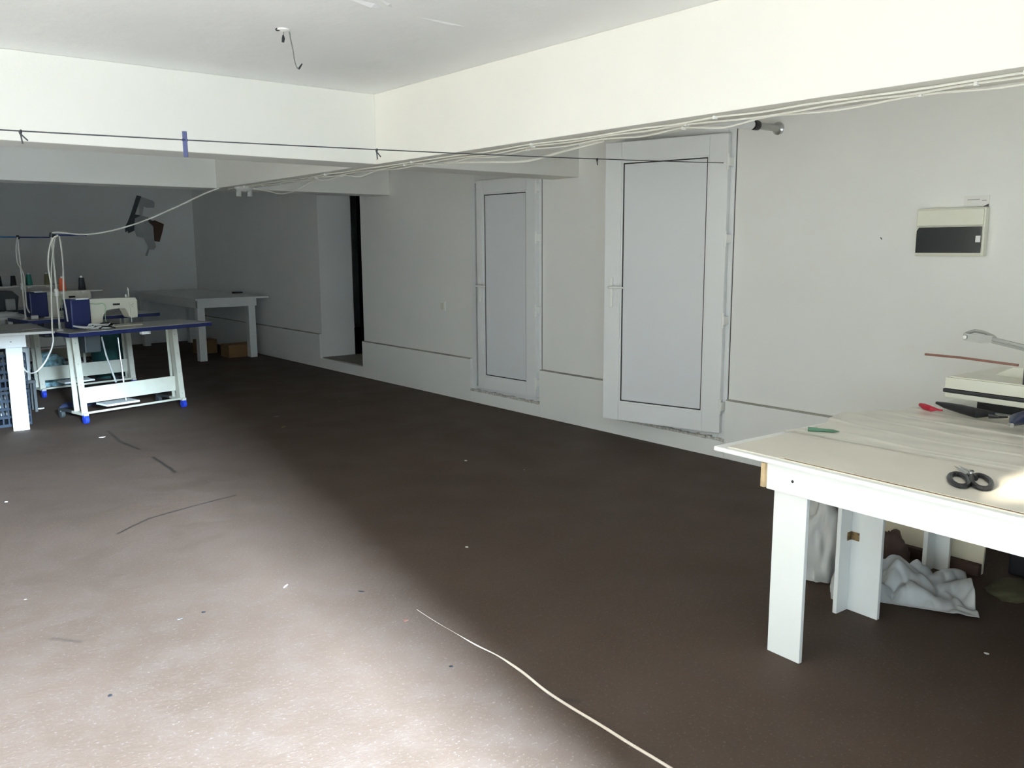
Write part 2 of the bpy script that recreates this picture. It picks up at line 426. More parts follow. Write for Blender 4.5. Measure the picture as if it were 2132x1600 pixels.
MB().prism([(-.068, 0.0), (-.040, 0.0), (-.068, .014)], 'x', -0.010, -0.006).build('torn_corner', DARKG, t)
t = thing('wall_switch', 'small white square switch between middle door and doorway', 'switch', (XW, 7.10, 0.91))
MB().box(-0.010, -0.042, -0.048, 0, 0.042, 0.048, 0.004).build('plate', BOARD, t)
MB().box(-0.016, -0.028, -0.034, -0.009, 0.028, 0.034, 0.003).build('rocker', IVORY, t)
t = thing('drain_pipe', 'short grey pipe stub with black ring sticking out of wall', 'pipe', (XW, 3.284, 2.243))
def xrot(mb): return mb
Tx = Matrix.Rotation(-PI/2, 4, 'Y')
MB().lathe([(0.022, 0.0), (0.022, 0.80)], (0, 0, 0), 16, Tx).build('pipe', GREYM, t, True)
MB().lathe([(0.040, 0.0), (0.040, 0.015), (0.03, 0.022), (0.024, 0.03)], (0, 0, 0), 20, Tx).build('flange', STEEL, t, True)
MB().lathe([(0.030, 0.235), (0.031, 0.245), (0.031, 0.275), (0.030, 0.285)], (0, 0, 0), 20, Tx).build('rubber_ring', BLACK, t, True)
MB().lathe([(0.034, 0.31), (0.034, 0.80)], (0, 0, 0), 16, Tx).build('sleeve', PVC, t, True)

t = thing('nail', 'tiny dark nail in the wall left of the fuse box', 'nail', px_(1836, 499, XW))
MB().tube([(0.002, 0, 0), (-0.012, 0.003, 0.012)], 0.0025, 6).build('nail', DARKG, t)

DWIRE = mat('dusty_wire', (0.13, 0.13, 0.12), 0.6)
# ceiling hook with loose wires
L0 = pz(590, 61, ZC)
t = thing('bare_ceiling_fitting', 'bare ceiling hook with loose wires where a lamp hung', 'light fitting', L0)
cr = lambda x, y: py_(x, y, L0.y) - L0
MB().lathe([(0.004, 0.0), (0.032, 0.0), (0.030, -0.006), (0.010, -0.010), (0.004, -0.012)], (0, 0, 0), 20).build('rose', BOARD, t, True)
MB().tube(smooth_path([(0, 0, 0), cr(578, 64), cr(575, 60), cr(590, 57)], 5), 0.0028, 6).build('hook', BLACK, t, True)
MB().tube(smooth_path([(0, 0, -0.005), cr(590, 68), cr(590, 76)], 4), 0.002, 6).build('short_wire', DWIRE, t, True)
MB().tube([cr(589.5, 73), cr(590, 80), cr(589, 88)], [0.0035, 0.0075, 0.006], 10).build('wire_cap', BLACK, t, True)
MB().tube(smooth_path([cr(585, 57), cr(594, 56), cr(602, 66), cr(605, 82), cr(610, 105), cr(613, 125), cr(618, 140), cr(623, 144)], 6), 0.0028, 6).build('long_wire', DWIRE, t, True)
MB().tube([cr(622, 144), cr(625, 139), cr(629, 133)], [0.0045, 0.0045, 0.003], 8).build('wire_end', BLACK, t, True)

# washing line across the room
SA = Vector((XW-0.075, 3.655, 2.052)); SB = Vector((XL, 3.55, 1.895)); 
def sline(tt):
    p = SA.lerp(SB, tt); p.z -= 0.028*4*tt*(1-tt); return p
tag(MB().tube([sline(i/30) for i in range(31)], 0.0028, 6).build('washing_line', mat('dark_string', (0.05, 0.05, 0.055), 0.8)),
    'thin dark string stretched across the room from the near door hinge', 'string')
def proj(P):
    q = P-CAM; z = q.dot(_f); return 1066+F_PX*q.dot(_r)/z, 800+F_PX*q.dot(_d)/z
def on_line(px):
    lo, hi = 0.0, 1.0
    for _ in range(40):
        m_ = (lo+hi)/2
        if proj(sline(m_))[0] > px: lo = m_
        else: hi = m_
    return sline(lo)
for px, lab, tw in ((42, 'black string knot hanging at the left end of the line', 1), (784, 'black string knot on the line before the beam corner', 1), (1243, 'black string end hanging on line left of the near door', 0)):
    p = on_line(px); k = thing('string_knot', lab, 'knot', p, 0, 'knots tied on the washing line')
    MB().tube([(0.004, 0, 0.004), (0, 0, -0.004), (0, 0, -0.012)], [0.004, 0.006, 0.004], 8).build('knot', BLACK, k, True)
    s_ = 0.045 if px < 800 else 0.035
    MB().tube([(0, 0, -0.008), (0.004, 0, -s_)], 0.0028, 6).build('tail', BLACK, k)
    if tw: MB().tube([(0, 0, -0.010), (0.022, 0, -s_*0.72)], 0.0028, 6).build('tail', BLACK, k)
p = on_line(385)
t = thing('blue_strap', 'blue plastic strap clipped upright on the string', 'strap', p)
MB().box(-0.009, -0.004, -0.068, 0.009, 0.004, 0.034, 0.002, Matrix.Rotation(-0.45, 4, 'Z')).build('strap', mat('violet_blue_plastic', (0.028, 0.032, 0.10), 0.5), t)
MB().tube([(-0.011, 0, 0), (0.011, 0, 0)], 0.005, 8).build('clip', mat('strap_clip_blue', (0.03, 0.035, 0.11), 0.5), t)

# torn patch on the far wall
t = thing('torn_wall_patch', 'torn hole in far wall showing dark brick behind hanging plaster', 'wall damage', (0, YB, 0))
fw_ = lambda x, y: (lambda q: (q.x, q.z))(py_(x, y, YB-0.02))
MB().prism([fw_(x, y) for x, y in ((285, 407), (294, 409), (281, 447), (275, 470), (262, 484), (261, 476), (272, 448))], 'y', -0.02, -0.001).build('open_crack', DARKG, t)
MB().prism([fw_(x, y) for x, y in ((311, 462), (322, 459), (341, 467), (338, 482), (332, 504), (321, 502), (313, 480))], 'y', -0.03, -0.001).build('brick', BRICK, t)
MB().prism([fw_(x, y) for x, y in ((262, 470), (276, 446), (290, 448), (306, 452), (320, 462), (312, 475), (285, 478), (268, 486))], 'y', -0.012, -0.001).build('shadowed_hole', DARKG, t)
MB().prism([fw_(x, y) for x, y in ((280, 455), (294, 449), (305, 452), (308, 462), (318, 472), (320, 500), (324, 514), (320, 520), (310, 520), (306, 533), (302, 532), (308, 514), (299, 496), (284, 492), (279, 478))], 'y', -0.045, -0.03).build('hanging_plaster', PLASTER, t)
MB().prism([fw_(x, y) for x, y in ((294, 410), (318, 418), (322, 422), (321, 433), (306, 433), (299, 430), (297, 448), (292, 449), (290, 430))], 'y', -0.02, -0.008).build('peeling_plaster', PLASTER, t)

# ceiling light base under the beam + thin flex
q = Vector((3.19, 7.75, ZB))
t = thing('twin_lamp_holder', 'small white twin lamp holder under the beam far end', 'light fitting', q)
MB().lathe([(0.085, 0.0), (0.085, -0.012), (0.06, -0.035), (0.02, -0.04)], (0, 0, 0), 24).build('base', BOARD, t, True)
for sx in (-1, 1):
    MB().lathe([(0.02, -0.03), (0.026, -0.05), (0.026, -0.085), (0.018, -0.085)], (0.04*sx, -0.03*sx, 0), 16).build('socket', GREYM, t, True)
fz = ZB-0.008
tag(MB().tube(smooth_path([(3.26, 7.70, ZB-0.01), (3.30, 7.45, ZB-0.05), (3.30, 7.2, ZB-0.085), (3.30, 6.9, ZB-0.07), (3.29, 6.65, ZB-0.03), (3.28, 6.45, ZB-0.006)], 6), 0.006, 6).build('lamp_cord', WIRE),
    'thin cord drooping in a shallow loop beside twin lamp holder', 'cord')

# cables stapled under the long beam
def under(y, x, s): return (x, y, ZB-0.007-s)
rnd = random.Random(3)
for k, (xb_, lab, amp) in enumerate(((3.115, 'white cable stapled under the long beam nearest its lit edge', 0.006), (3.19, 'white cable under the middle of the long beam', 0.012), (3.27, 'sagging white cable under the back edge of the long beam', 0.028))):
    pts = []; y = -1.1
    while y < 7.6:
        pts.append((xb_+rnd.uniform(-.012, .012), y, ZB-0.006))
        y2 = y+rnd.uniform(0.45, 0.8)
        pts.append((xb_+rnd.uniform(-.012, .012), (y+y2)/2, ZB-0.006-amp*rnd.uniform(0.2, 1)))
        y = y2
    o = MB().tube(smooth_path(pts, 5), 0.0045, 6).build('ceiling_cable', WIRE, None, True)
    tag(o, lab, 'cable', 'white cables under the long beam')
    for i, p in enumerate(pts[::2]):
        if i % 2 == 0 and p[1] > 0.9:
            MB().box(p[0]-0.012, p[1]-0.006, ZB-0.015, p[0]+0.012, p[1]+0.006, ZB-0.0005, 0.002).build('clip', BOARD, o)
tag(MB().tube(smooth_path([(3.30, 3.25, ZB-0.01), (3.34, 3.6, ZB-0.03), (3.36, 3.95, ZB-0.055), (3.33, 4.3, ZB-0.035), (3.30, 4.7, ZB-0.01)], 6), 0.007, 6).build('ceiling_cable', WIRE),
    'loose loop of white cable hanging below the beam beside the near door', 'cable')

# ------------------------------------------------------------------ sewing stations
def rotz(a): return Matrix.Rotation(a, 4, 'Z')
def make_sewing_table(name, label, loc, rz, group):
    t = thing(name, label, 'sewing table', loc, rz, group)
    zt = 0.80
    MB().box(-0.10, -0.06, zt-0.004, 1.25, 0.50, zt, 0.001).build('worktop_surface', GREYTOP, t)
    MB().box(-0.103, -0.063, zt-0.038, 1.253, 0.503, zt-0.004, 0.004).build('tabletop', BLUE, t)
    MB().box(0.55, -0.05, zt-0.066, 0.63, 0.0, zt-0.038, 0.003).build('switch_box', BOARD, t)
    def slant(x0, x1, yt, yb, w_, z0, z1):
        mb = MB(); mb.prism([(yb-w_/2, z0), (yb+w_/2, z0), (yt+w_/2, z1), (yt-w_/2, z1)], 'x', x0, x1); return mb
    for x in (0.0, 0.93):
        s = 1 if x < 0.5 else -1
        lg = slant(x-0.026, x+0.026, 0.07, 0.0, 0.010, 0.085, zt-0.038).build('leg', CREAM, t)
        for z in (0.14, 0.34, 0.52, 0.70):
            MB().lathe([(0.005, 0), (0.004, 0.004)], (0, 0, 0), 8, Matrix.Translation((x, -0.006+0.07*(z-0.085)/(zt-0.123), z)) @ Matrix.Rotation(PI/2, 4, 'X')).build('bolt', GREYM, lg)
        slant(x+s*0.016, x+s*0.026, 0.10, 0.03, 0.06, 0.085, zt-0.038).build('leg_web', CREAM, lg)
        slant(x-0.022, x+0.022, 0.18, 0.14, 0.010, 0.085, zt-0.038).build('leg', CREAM, t)
        MB().box(x-0.02, -0.03, 0.072, x+0.02, 0.20, 0.095, 0.003).build('foot', CREAM, t)
        MB().box(x-0.018, 0.20, 0.072, x+0.018, 0.45, 0.090, 0.003).build('foot', DARKG, t)
        for y in (-0.01, 0.43):
            cm = BRBLUE if y < 0 else DARKG
            c = MB().box(x-0.022, y-0.018, 0.055, x+0.022, y+0.018, 0.075, 0.004).build('caster', cm, t)
            MB().lathe([(0.012, -0.02), (0.034, -0.016), (0.036, 0.0), (0.034, 0.016), (0.012, 0.02)], (0, 0, 0), 18,
                       Matrix.Translation((x, y, 0.036)) @ Matrix.Rotation(PI/2, 4, 'Y')).build('wheel', cm, c, True)
    MB().box(0.028, 0.060, 0.165, 0.902, 0.075, 0.305, 0.002).build('cross_board', CREAM, t)
    MB().tube([(0.0, 0.0, 0.09), (0.93, 0.0, 0.09)], 0.010, 8).build('foot_bar', CREAM, t)
    MB().box(0.25, 0.10, 0.10, 0.56, 0.30, 0.118, 0.004).build('treadle', BOARD, t)
    MB().tube([(0.47, 0.18, 0.11), (0.45, 0.20, 0.70)], 0.007, 8).build('treadle_rod', STEEL, t)
    MB().tube([(0.38, 0.16, 0.30), (0.32, 0.18, 0.55), (0.30, 0.2, 0.72)], 0.008, 8).build('knee_lifter', GREYM, t)
    MB().box(0.10, 0.10, 0.60, 0.24, 0.40, zt-0.038, 0.01).build('motor', DARKG, t)
    return t
def make_sewing_machine(name, label, loc, rz, group):
    t = thing(name, label, 'sewing machine', loc, rz, group)
    MB().box(0.12, -0.09, 0.0, 0.64, 0.09, 0.014, 0.006).build('bed', IVORY, t)
    # body: pillar + arm outline in x-z, extruded in y
    prof = [(0.16, 0.014), (0.30, 0.014), (0.285, 0.06), (0.30, 0.12), (0.33, 0.155), (0.40, 0.165), (0.50, 0.165), (0.515, 0.14),
            (0.535, 0.09), (0.55, 0.075), (0.615, 0.075), (0.62, 0.12), (0.62, 0.235), (0.605, 0.255), (0.30, 0.262), (0.16, 0.262)]
    MB().prism(prof, 'y', -0.055, 0.055).build('arm', IVORY, t)
    MB().prism([(0.55, 0.080), (0.612, 0.080), (0.616, 0.232), (0.545, 0.215)], 'y', -0.062, -0.054).build('face_plate', IVORY, t)
    MB().box(0.39, -0.0575, 0.195, 0.455, -0.054, 0.212).build('slot', BLACK, t)
    for x, z in ((0.56, 0.19), (0.575, 0.20), (0.57, 0.175)):
        MB().lathe([(0.004, 0), (0.004, 0.004)], (0, 0, 0), 8, Matrix.Translation((x, -0.062, z)) @ Matrix.Rotation(PI/2, 4, 'X')).build('screw', GREYM, t)
    MB().tube([(0.575, 0, 0.25), (0.575, 0, 0.30), (0.570, 0, 0.35)], [0.006, 0.006, 0.004], 8).build('thread_post', IVORY, t)
    MB().lathe([(0.010, 0.25), (0.010, 0.275), (0.006, 0.285)], (0.548, 0, 0), 10).build('oil_knob', BOARD, t, True)
    MB().tube([(0.585, 0, 0.08), (0.585, 0, 0.03)], 0.005, 8).box(0.572, -0.02, 0.016, 0.598, 0.02, 0.026, 0.002).build('needle_bar', STEEL, t)
    MB().box(0.0, -0.085, 0.012, 0.172, 0.06, 0.268, 0.012).build('motor_cover', BLUE, t)
    MB().box(0.05, -0.088, 0.262, 0.16, 0.03, 0.276, 0.004).build('lid_strip', BOARD, t)
    MB().tube(smooth_path([(0.175, -0.07, 0.225), (0.24, -0.075, 0.215), (0.29, -0.07, 0.22), (0.31, -0.075, 0.19), (0.30, -0.08, 0.10), (0.305, -0.08, 0.01)], 5), 0.004, 6).build('hose', MINT, t, True)
    return t
def make_thread_stand(name, label, loc, rz, group):
    t = thing(name, label, 'thread stand', loc, rz, group)
    MB().lathe([(0.028, 0.0), (0.026, 0.010), (0.012, 0.015)], (0, 0, 0), 16).build('foot', BOARD, t, True)
    MB().tube([(0, 0, 0.01), (0, 0, 0.82)], 0.008, 8).build('pole', WIRE, t)
    MB().box(-0.008, -0.010, 0.812, 0.30, 0.010, 0.826, 0.003).build('crossbar', BLUE, t)
    MB().lathe([(0.016, 0.800), (0.018, 0.815), (0.012, 0.84)], (0, 0, 0), 12).build('cap', BLACK, t, True)
    tr = MB().box(-0.02, -0.01, 0.330, 0.40, 0.22, 0.338, 0.003).build('tray', CREAM, t)
    MB().lathe([(0.018, 0.30), (0.018, 0.36)], (0, 0, 0), 10).build('clamp', BOARD, t)
    for x, y in ((0.10, 0.10), (0.28, 0.12)):
        MB().tube([(x, y, 0.326), (x, y, 0.3385)], 0.006, 6).build('spool_pin', STEEL, tr)
        MB().lathe([(0.02, 0.312), (0.014, 0.33)], (x, y, 0), 12).build('pad', BOARD, tr)
    return t
def make_cone(m, label, loc, s=1.0, core=True):
    t = thing('thread_cone', label, 'thread cone', loc, 0, 'cones of sewing thread')
    MB().lathe([(0.030*s, 0.0), (0.031*s, 0.006), (0.022*s, 0.104*s), (0.020*s, 0.108*s)], (0, 0, 0), 20).build('thread', m, t, True)
    if core: MB().lathe([(0.012*s, 0.106*s), (0.010*s, 0.122*s)], (0, 0, 0), 12).build('core', BOARD, t, True)
    return t

A1 = math.radians(13)
O1 = Vector((1.735, 7.95, 0)); O2 = Vector((1.74, 9.66, 0)); O3 = Vector((1.80, 11.45, 0))
T1 = make_sewing_table('sewing_table', 'wheeled sewing table with blue edge nearest the camera', O1, A1, 'blue edged sewing tables')
T2 = copy_tree(T1); T2.location = O2; T2.rotation_euler = (0, 0, math.radians(9)); T2['label'] = 'second wheeled sewing table just behind the nearest one'
T3 = copy_tree(T1); T3.location = O3; T3.rotation_euler = (0, 0, math.radians(5)); T3['label'] = 'rearmost sewing table in the dark behind the other two'
def onT(O, a, u, v, z): return O + rotz(a) @ Vector((u, v, z))
M1 = make_sewing_machine('sewing_machine', 'ivory sewing machine with blue cover on the nearest sewing table', onT(O1, A1, 0.035, 0.25, 0.80), A1, 'industrial sewing machines')
M2 = copy_tree(M1); M2.location = onT(O2, math.radians(9), 0.0, 0.22, 0.80); M2.rotation_euler = (0, 0, math.radians(9)); M2['label'] = 'ivory sewing machine with blue cover half hidden behind the cables'
S1 = make_thread_stand('thread_stand', 'white thread stand draped with cables on nearest sewing table', onT(O1, A1, -0.028, 0.26, 0.80), A1, 'thread stands')
S2 = copy_tree(S1); S2.location = onT(O2, math.radians(9), -0.06, 0.12, 0.80); S2.rotation_euler = (0, 0, math.radians(9)); S2['label'] = 'thread stand with dark crossbar on the second sewing table'
TB = 0.80+0.3395
def cone_at(S, a, x, y, m, lab): 
    p = Vector(S.location) + rotz(a) @ Vector((x, y, 0)); p.z = TB
    return make_cone(m, lab, p)
cone_at(S1, A1, 0.10, 0.10, ORANGE, 'orange thread cone on the nearest thread stand tray')
cone_at(S1, A1, 0.28, 0.12, THREADB, 'black thread cone to the right of the orange cone')
a2 = math.radians(9)
cone_at(S2, a2, 0.10, 0.10, THREADG, 'dark green thread cone on the second thread stand')
cone_at(S2, a2, 0.28, 0.12, THREADO, 'olive thread cone to the right of the green cone')

# third machine behind, dark
t = thing('overlock_machine', 'dark overlock machine at the left edge behind the thread stand', 'sewing machine', (1.52, 10.40, 0.80), a2)
MB().box(-0.25, 0, 0, 0.20, 0.25, 0.06, 0.01).prism([(-.25, .06), (.20, .06), (.22, .20), (.16, .26), (-.25, .27)], 'y', 0.02, 0.22).build('body', DARKG, t)
MB().box(0.08, -0.02, 0.06, 0.17, 0.02, 0.18, 0.008).build('front_cover', GREYM, t)
MB().box(-0.35, -0.02, 0.30, 0.22, 0.18, 0.312, 0.003).build('thread_tray', BOARD, t)
MB().tube([(0.0, 0.20, 0.27), (0.0, 0.20, 0.30)], 0.01, 8).build('tray_post', STEEL, t)
for x, lab in ((0.06, 'black thread cone at the far left edge of the photo'), (0.20, 'black thread cone right behind the second stand pole')):
    p = Vector(t.location) + rotz(a2) @ Vector((x, 0.08, 0.312)); make_cone(THREADB, lab, p, 1.0, False)

# white work table at the left edge
t = thing('work_table', 'bright white board table cut off by left edge', 'table', (0, 0, 0))
WZ = 0.825; WX = 1.555
MB().box(0.30, 7.93, WZ-0.022, WX, 8.90, WZ-0.002, 0.003).build('tabletop', BOARD, t)
MB().box(0.302, 7.934, WZ-0.002, WX-0.003, 8.898, WZ, 0.0).build('top_surface', GREYTOP, t)
MB().box(0.34, 7.985, WZ-0.125, 1.345, 8.003, WZ-0.022, 0.002).build('apron', BOARD, t)
for x0, x1 in ((1.195, 1.315), (0.34, 0.46)):
    MB().box(x0, 8.003, 0, x1, 8.021, WZ-0.022, 0.002).build('leg', BOARD, t)
    MB().box(x0, 8.80, 0, x1, 8.818, WZ-0.022, 0.002).build('leg', BOARD, t)
MB().lathe([(0.006, 0), (0.006, 0.003)], (0, 0, 0), 10, Matrix.Translation((1.235, 7.985, WZ-0.075)) @ Matrix.Rotation(PI/2, 4, 'X')).build('screw_hole', GREYM, t)
# small tools/papers on it
t = thing('small_pliers', 'small metal scissors lying on left white table corner', 'scissors', (1.44, 8.10, WZ), 0.3)
MB().tube([(-.10, 0, .006), (0, 0.01, .008), (.07, 0.03, .006)], [.004, .006, .002], 8).build('blade', STEEL, t)
MB().tube([(-.10, 0.03, .006), (0, 0.01, .010), (.07, -0.01, .006)], [.004, .006, .002], 8).build('blade', STEEL, t)
MB().tube([(-.10+.02*math.cos(k*.785), -.01+.02*math.sin(k*.785), .006) for k in range(8)], .004, 6, True).build('handle', GREYM, t)
# cloth piles behind
def blob(name, m, loc, sx, sy, sz, label, cat, seed=1, rough=0.25, group=None, res=24, flat=True):
    bm = bmesh.new(); bmesh.ops.create_icosphere(bm, subdivisions=4, radius=1.0)
    from mathutils import noise as nz
    for v in bm.verts:
        n = nz.noise(v.co*2.1+Vector((seed, 0, 0)))+0.5*nz.noise(v.co*5+Vector((seed, 3, 0)))
        rdg = abs(nz.noise(v.co*3.7+Vector((0, seed, 0))))
        f = 1+rough*n-rough*0.6*(0.3-rdg)
        v.co *= f
        z = v.co.z
        if flat and z < 0: z *= 0.02
        v.co = Vector((v.co.x*sx, v.co.y*sy, z*sz))
    mz = min(v.co.z for v in bm.verts)
    for v in bm.verts: v.co.z -= mz
    me = bpy.data.meshes.new(name); bm.to_mesh(me); bm.free(); me.materials.append(m)
    for p in me.polygons: p.use_smooth = True
    o = bpy.data.objects.new(name, me); C.objects.link(o); o.location = loc
    return tag(o, label, cat, group)
blob('white_cloth', CLOTHW, (1.58, 10.30, 0.80), 0.13, 0.05, 0.05, 'crumpled white cloth on table below the overlock machine', 'cloth', 2)
blob('blue_cloth', CLOTHB, (1.34, 10.30, 0.80), 0.10, 0.05, 0.07, 'blue cloth bundle at the left edge beside white cloth', 'cloth', 5)
# a plain side table carrying the overlock
t = thing('side_table', 'white topped side table under the overlock machine', 'table', (0, 0, 0))
MB().box(0.55, 10.22, 0.775, 1.78, 10.80, 0.80, 0.004).build('tabletop', BOARD, t)
for x, y in ((0.6, 10.26), (1.60, 10.26), (0.6, 10.75), (1.60, 10.75)): MB().box(x-.02, y-.02, 0, x+.02, y+.02, .775).build('leg', BOARD, t)

# tangle of flex on the nearest sewing table
k = thing('tangled_cord', 'tangled black and white cord on the nearest sewing table', 'cord', onT(O1, A1, 0.07, 0.02, 0.803))
rr = random.Random(5)
for i in range(9):
    cx, cy, a, b_, ph = rr.uniform(-.03, .20), rr.uniform(0, .06), rr.uniform(.04, .09), rr.uniform(.02, .04), rr.uniform(0, 6)
    MB().tube([(cx+a*math.cos(j*.42+ph), cy+b_*math.sin(j*.42+ph), 0.018+0.004*i+0.010*math.sin(j*.7+i)) for j in range(15)], 0.0065, 6, True).build('loop', (CLOTHW, BLACK, CLOTHW, CLOTHW, BLACK, CLOTHW, CLOTHW, CLOTHW, BLACK)[i], k, True)

# drooping cable from beam to stand and the cables hanging on stand 1
s1 = Vector(S1.location); top = s1+Vector((0, 0, 0.825))
pts = [(3.0, 7.86, ZB-0.01), (2.86, 7.9, 1.985), (2.62, 7.98, 1.86), (2.35, 8.06, 1.735), (2.10, 8.13, 1.655), (1.90, 8.18, 1.625), tuple(top+Vector((0.06, -0.022, 0.016))), tuple(top+Vector((0.0, -0.030, 0.012)))]
tag(MB().tube(smooth_path(pts, 6), 0.0065, 8).build('drooping_cable', WIRE, None, True), 'white cable drooping from the beam end to the nearest thread stand', 'cable')
def hang(name, pxs, Y, label, r=0.0065, endp=None):
    pts = [py_(x, y, Y) for x, y in pxs]
    if endp: pts += [Vector(e) for e in endp]
    return tag(MB().tube(smooth_path(pts, 5), r, 8).build(name, WIRE, None, True), label, 'cable', 'cables hanging from the thread stands')
ys = s1.y-0.03
hang('hanging_cable', [(121, 490), (108, 500), (101, 530), (101, 560), (106, 592), (107, 625), (108, 660), (109, 690)], 7.90, 'white cable hanging left of nearest stand down past the table edge',
     0.0065, [py_(111, 712, 7.89), py_(104, 735, 7.89), py_(92, 757, 7.89), py_(75, 775, 7.92), py_(58, 776, 8.06), py_(48, 765, 8.10)])
hang('hanging_cable', [(115, 492), (111, 520), (107, 560), (108, 600)], ys, 'short white cable loop against the left side of nearest stand', 0.005)
hang('hanging_cable', [(124, 492), (128, 520), (131, 550), (132, 590), (133, 620), (138, 650), (141, 670)], ys-0.0, 'white cable hanging right of nearest stand to the blue cover', 0.0065)
s2 = Vector(S2.location)
hang('hanging_cable', [(36, 494), (34, 515), (36, 545), (44, 560), (50, 575), (53, 610), (56, 640), (62, 652)], s2.y-0.03, 'white cable hanging down beside the second thread stand', 0.007)
t = thing('blue_crossbar', 'blue rod running off left edge from second thread stand', 'rod', s2+Vector((0, 0, 0.82)), a2)
MB().tube([(-0.02, 0, 0), (-0.75, -0.02, 0.0)], 0.007, 8).build('rod', mat('steel_blue', (0.03, 0.12, 0.28), 0.4), t)
# plug by the cable of stand 2
tag(MB().box(-0.035, -0.02, 0, 0.035, 0.02, 0.04, 0.012).build('plug', CLOTHW, None, True, py_(72, 661, 9.72)+Vector((0,0,-0.02))), 'white plug lying below the second machine blue cover', 'plug')

# things under/behind the tables
def crate(loc, sx, sy, sz, label, m=CLOTHB):
    t = thing('plastic_crate', label, 'crate', loc, 0.1, 'blue crates under the left table')
    MB().box(-sx, -sy, 0, sx, sy, 0.012).build('base', m, t)
    for a in (0, 1):
        for s in (-1, 1):
            mb = MB(); n = 5
            for i in range(n):
                z = 0.012+i*(sz-0.02)/(n-1)
                if a == 0: mb.box(-sx, s*sy-0.006, z-0.008, sx, s*sy+0.006, z+0.014)
                else: mb.box(s*sx-0.006, -sy, z-0.008, s*sx+0.006, sy, z+0.014)
            for i in range(9):
                u = -1+2*i/8
                if a == 0: mb.box(u*sx-0.006, s*sy-0.004, 0, u*sx+0.006, s*sy+0.004, sz)
                else: mb.box(s*sx-0.004, u*sy-0.006, 0, s*sx+0.004, u*sy+0.006, sz)
            mb.build('lattice_side', m, t)
    return t
DB = mat('crate_blue', (0.002, 0.011, 0.026), 0.6)
crate((1.18, 8.45, 0.0), 0.17, 0.22, 0.30, 'blue lattice crate on the floor behind white table leg', DB)
crate((1.18, 8.45, 0.318), 0.17, 0.22, 0.30, 'blue lattice crate stacked on top of the floor crate', DB)
t = thing('bucket', 'small white bucket behind left white table leg', 'bucket', (1.455, 8.93, 0.0))
MB().lathe([(0.060, 0.0), (0.072, 0.30), (0.066, 0.30), (0.055, 0.02)], (0, 0, 0), 20).build('shell', CLOTHW, t, True)
o = t; t.location.z = 0.30
tb = thing('floor_stool', 'low dark stool carrying the white bucket', 'stool', (1.455, 8.93, 0))
MB().box(-.085, -.085, .27, .085, .085, .30, .004).build('seat', DARKG, tb)
for x in (-.07, .07):
    for y in (-.07, .07): MB().box(x-.012, y-.012, 0, x+.012, y+.012, .27).build('leg', DARKG, tb)
# patterned cloth box on the rear table shelf
t = thing('storage_shelf', 'low white shelf frame under the second sewing table', 'shelf', (2.02, 10.7, 0), 0.08)
MB().box(-.34, -.14, 0.40, .34, .14, .415).build('shelf_board', BOARD, t)
MB().box(-.34, -.14, 0.20, .34, .14, .215).build('shelf_board', BOARD, t)
for x in (-.33, .33):
    MB().box(x-.012, -.14, 0, x+.012, -.11, .60).build('post', CREAM, t); MB().box(x-.012, .11, 0, x+.012, .14, .60).build('post', CREAM, t)
MB().box(-.34, -.15, 0.43, .34, -.138, .58, .002).build('front_board', BOARD, t)
blob('patterned_cloth', mat('patterned_fabric', (0.25, 0.42, 0.46), 0.8, var=0.85, scale=22), (1.98, 10.45, 0.0), 0.22, 0.10, 0.36, 'heap of white and turquoise patterned fabric behind nearest table legs', 'fabric', 9, 0.12)
t = thing('fabric_bin', 'tall dark green fabric bin beside the second sewing table', 'bin', (2.66, 10.75, 0), 0.1)
MB().lathe([(0.17, 0.0), (0.21, 0.62), (0.20, 0.62), (0.16, 0.02)], (0, 0, 0), 20).build('bin', TEAL, t, True)
blob('dark_cloth', NAVY, (1.95, 8.95, 0.0), 0.20, 0.12, 0.06, 'flat dark cloth heap on floor between the sewing tables', 'cloth', 12, 0.2)

# ------------------------------------------------------------------ far white table with boxes
FZ = 0.845; fx0, fx1, fy0, fy1 = 3.89, 4.90, 11.25, 14.10
t = thing('work_table', 'long white table in the dark far corner', 'table', (0, 0, 0))
MB().box(fx0, fy0, FZ-0.025, fx1, fy1, FZ, 0.003).build('tabletop', BOARD, t)
MB().box(fx0+0.04, fy0+0.10, FZ-0.13, fx1-0.14, fy0+0.12, FZ-0.025, 0.002).build('apron', BOARD, t)
MB().box(fx0+0.04, fy0+0.10, FZ-0.13, fx0+0.06, fy1-0.05, FZ-0.025, 0.002).build('apron', BOARD, t)
for x, y in ((fx0+0.06, fy0+0.12), (fx1-0.25, fy0+0.12), (fx0+0.06, fy1-0.3), (fx1-0.25, fy1-0.3)):
    MB().box(x, y, 0, x+0.095, y+0.02, FZ-0.025, 0.002).build('leg', BOARD, t)
    MB().box(x, y+0.02, 0, x+0.02, y+0.12, FZ-0.025, 0.002).build('leg', BOARD, t)
def carton(loc, sx, sy, sz, label):
    t = thing('cardboard_box', label, 'box', loc, 0.03, 'cardboard boxes under the far table')
    MB().box(-sx, -sy, 0, sx, sy, sz, 0.003).build('carton', CARD, t)
    MB().box(-sx-.001, -0.004, sz-0.001, sx+.001, 0.004, sz+0.002).build('seam', WOOD, t)
    return t
carton((4.58, 11.63, 0), 0.20, 0.14, 0.175, 'low cardboard box between the front legs of the far table')
carton((4.35, 12.3, 0), 0.13, 0.12, 0.20, 'darker cardboard box deeper under the far table')
t = thing('tape_roll', 'small dark tool lying on the far table', 'tool', pz(496, 611, FZ))
MB().box(-.09, -.03, 0, .05, .02, .025, .006).build('body', DARKG, t); MB().tube([(.05, 0, .012), (.16, .03, .01)], .006, 8).build('handle', DARKG, t)
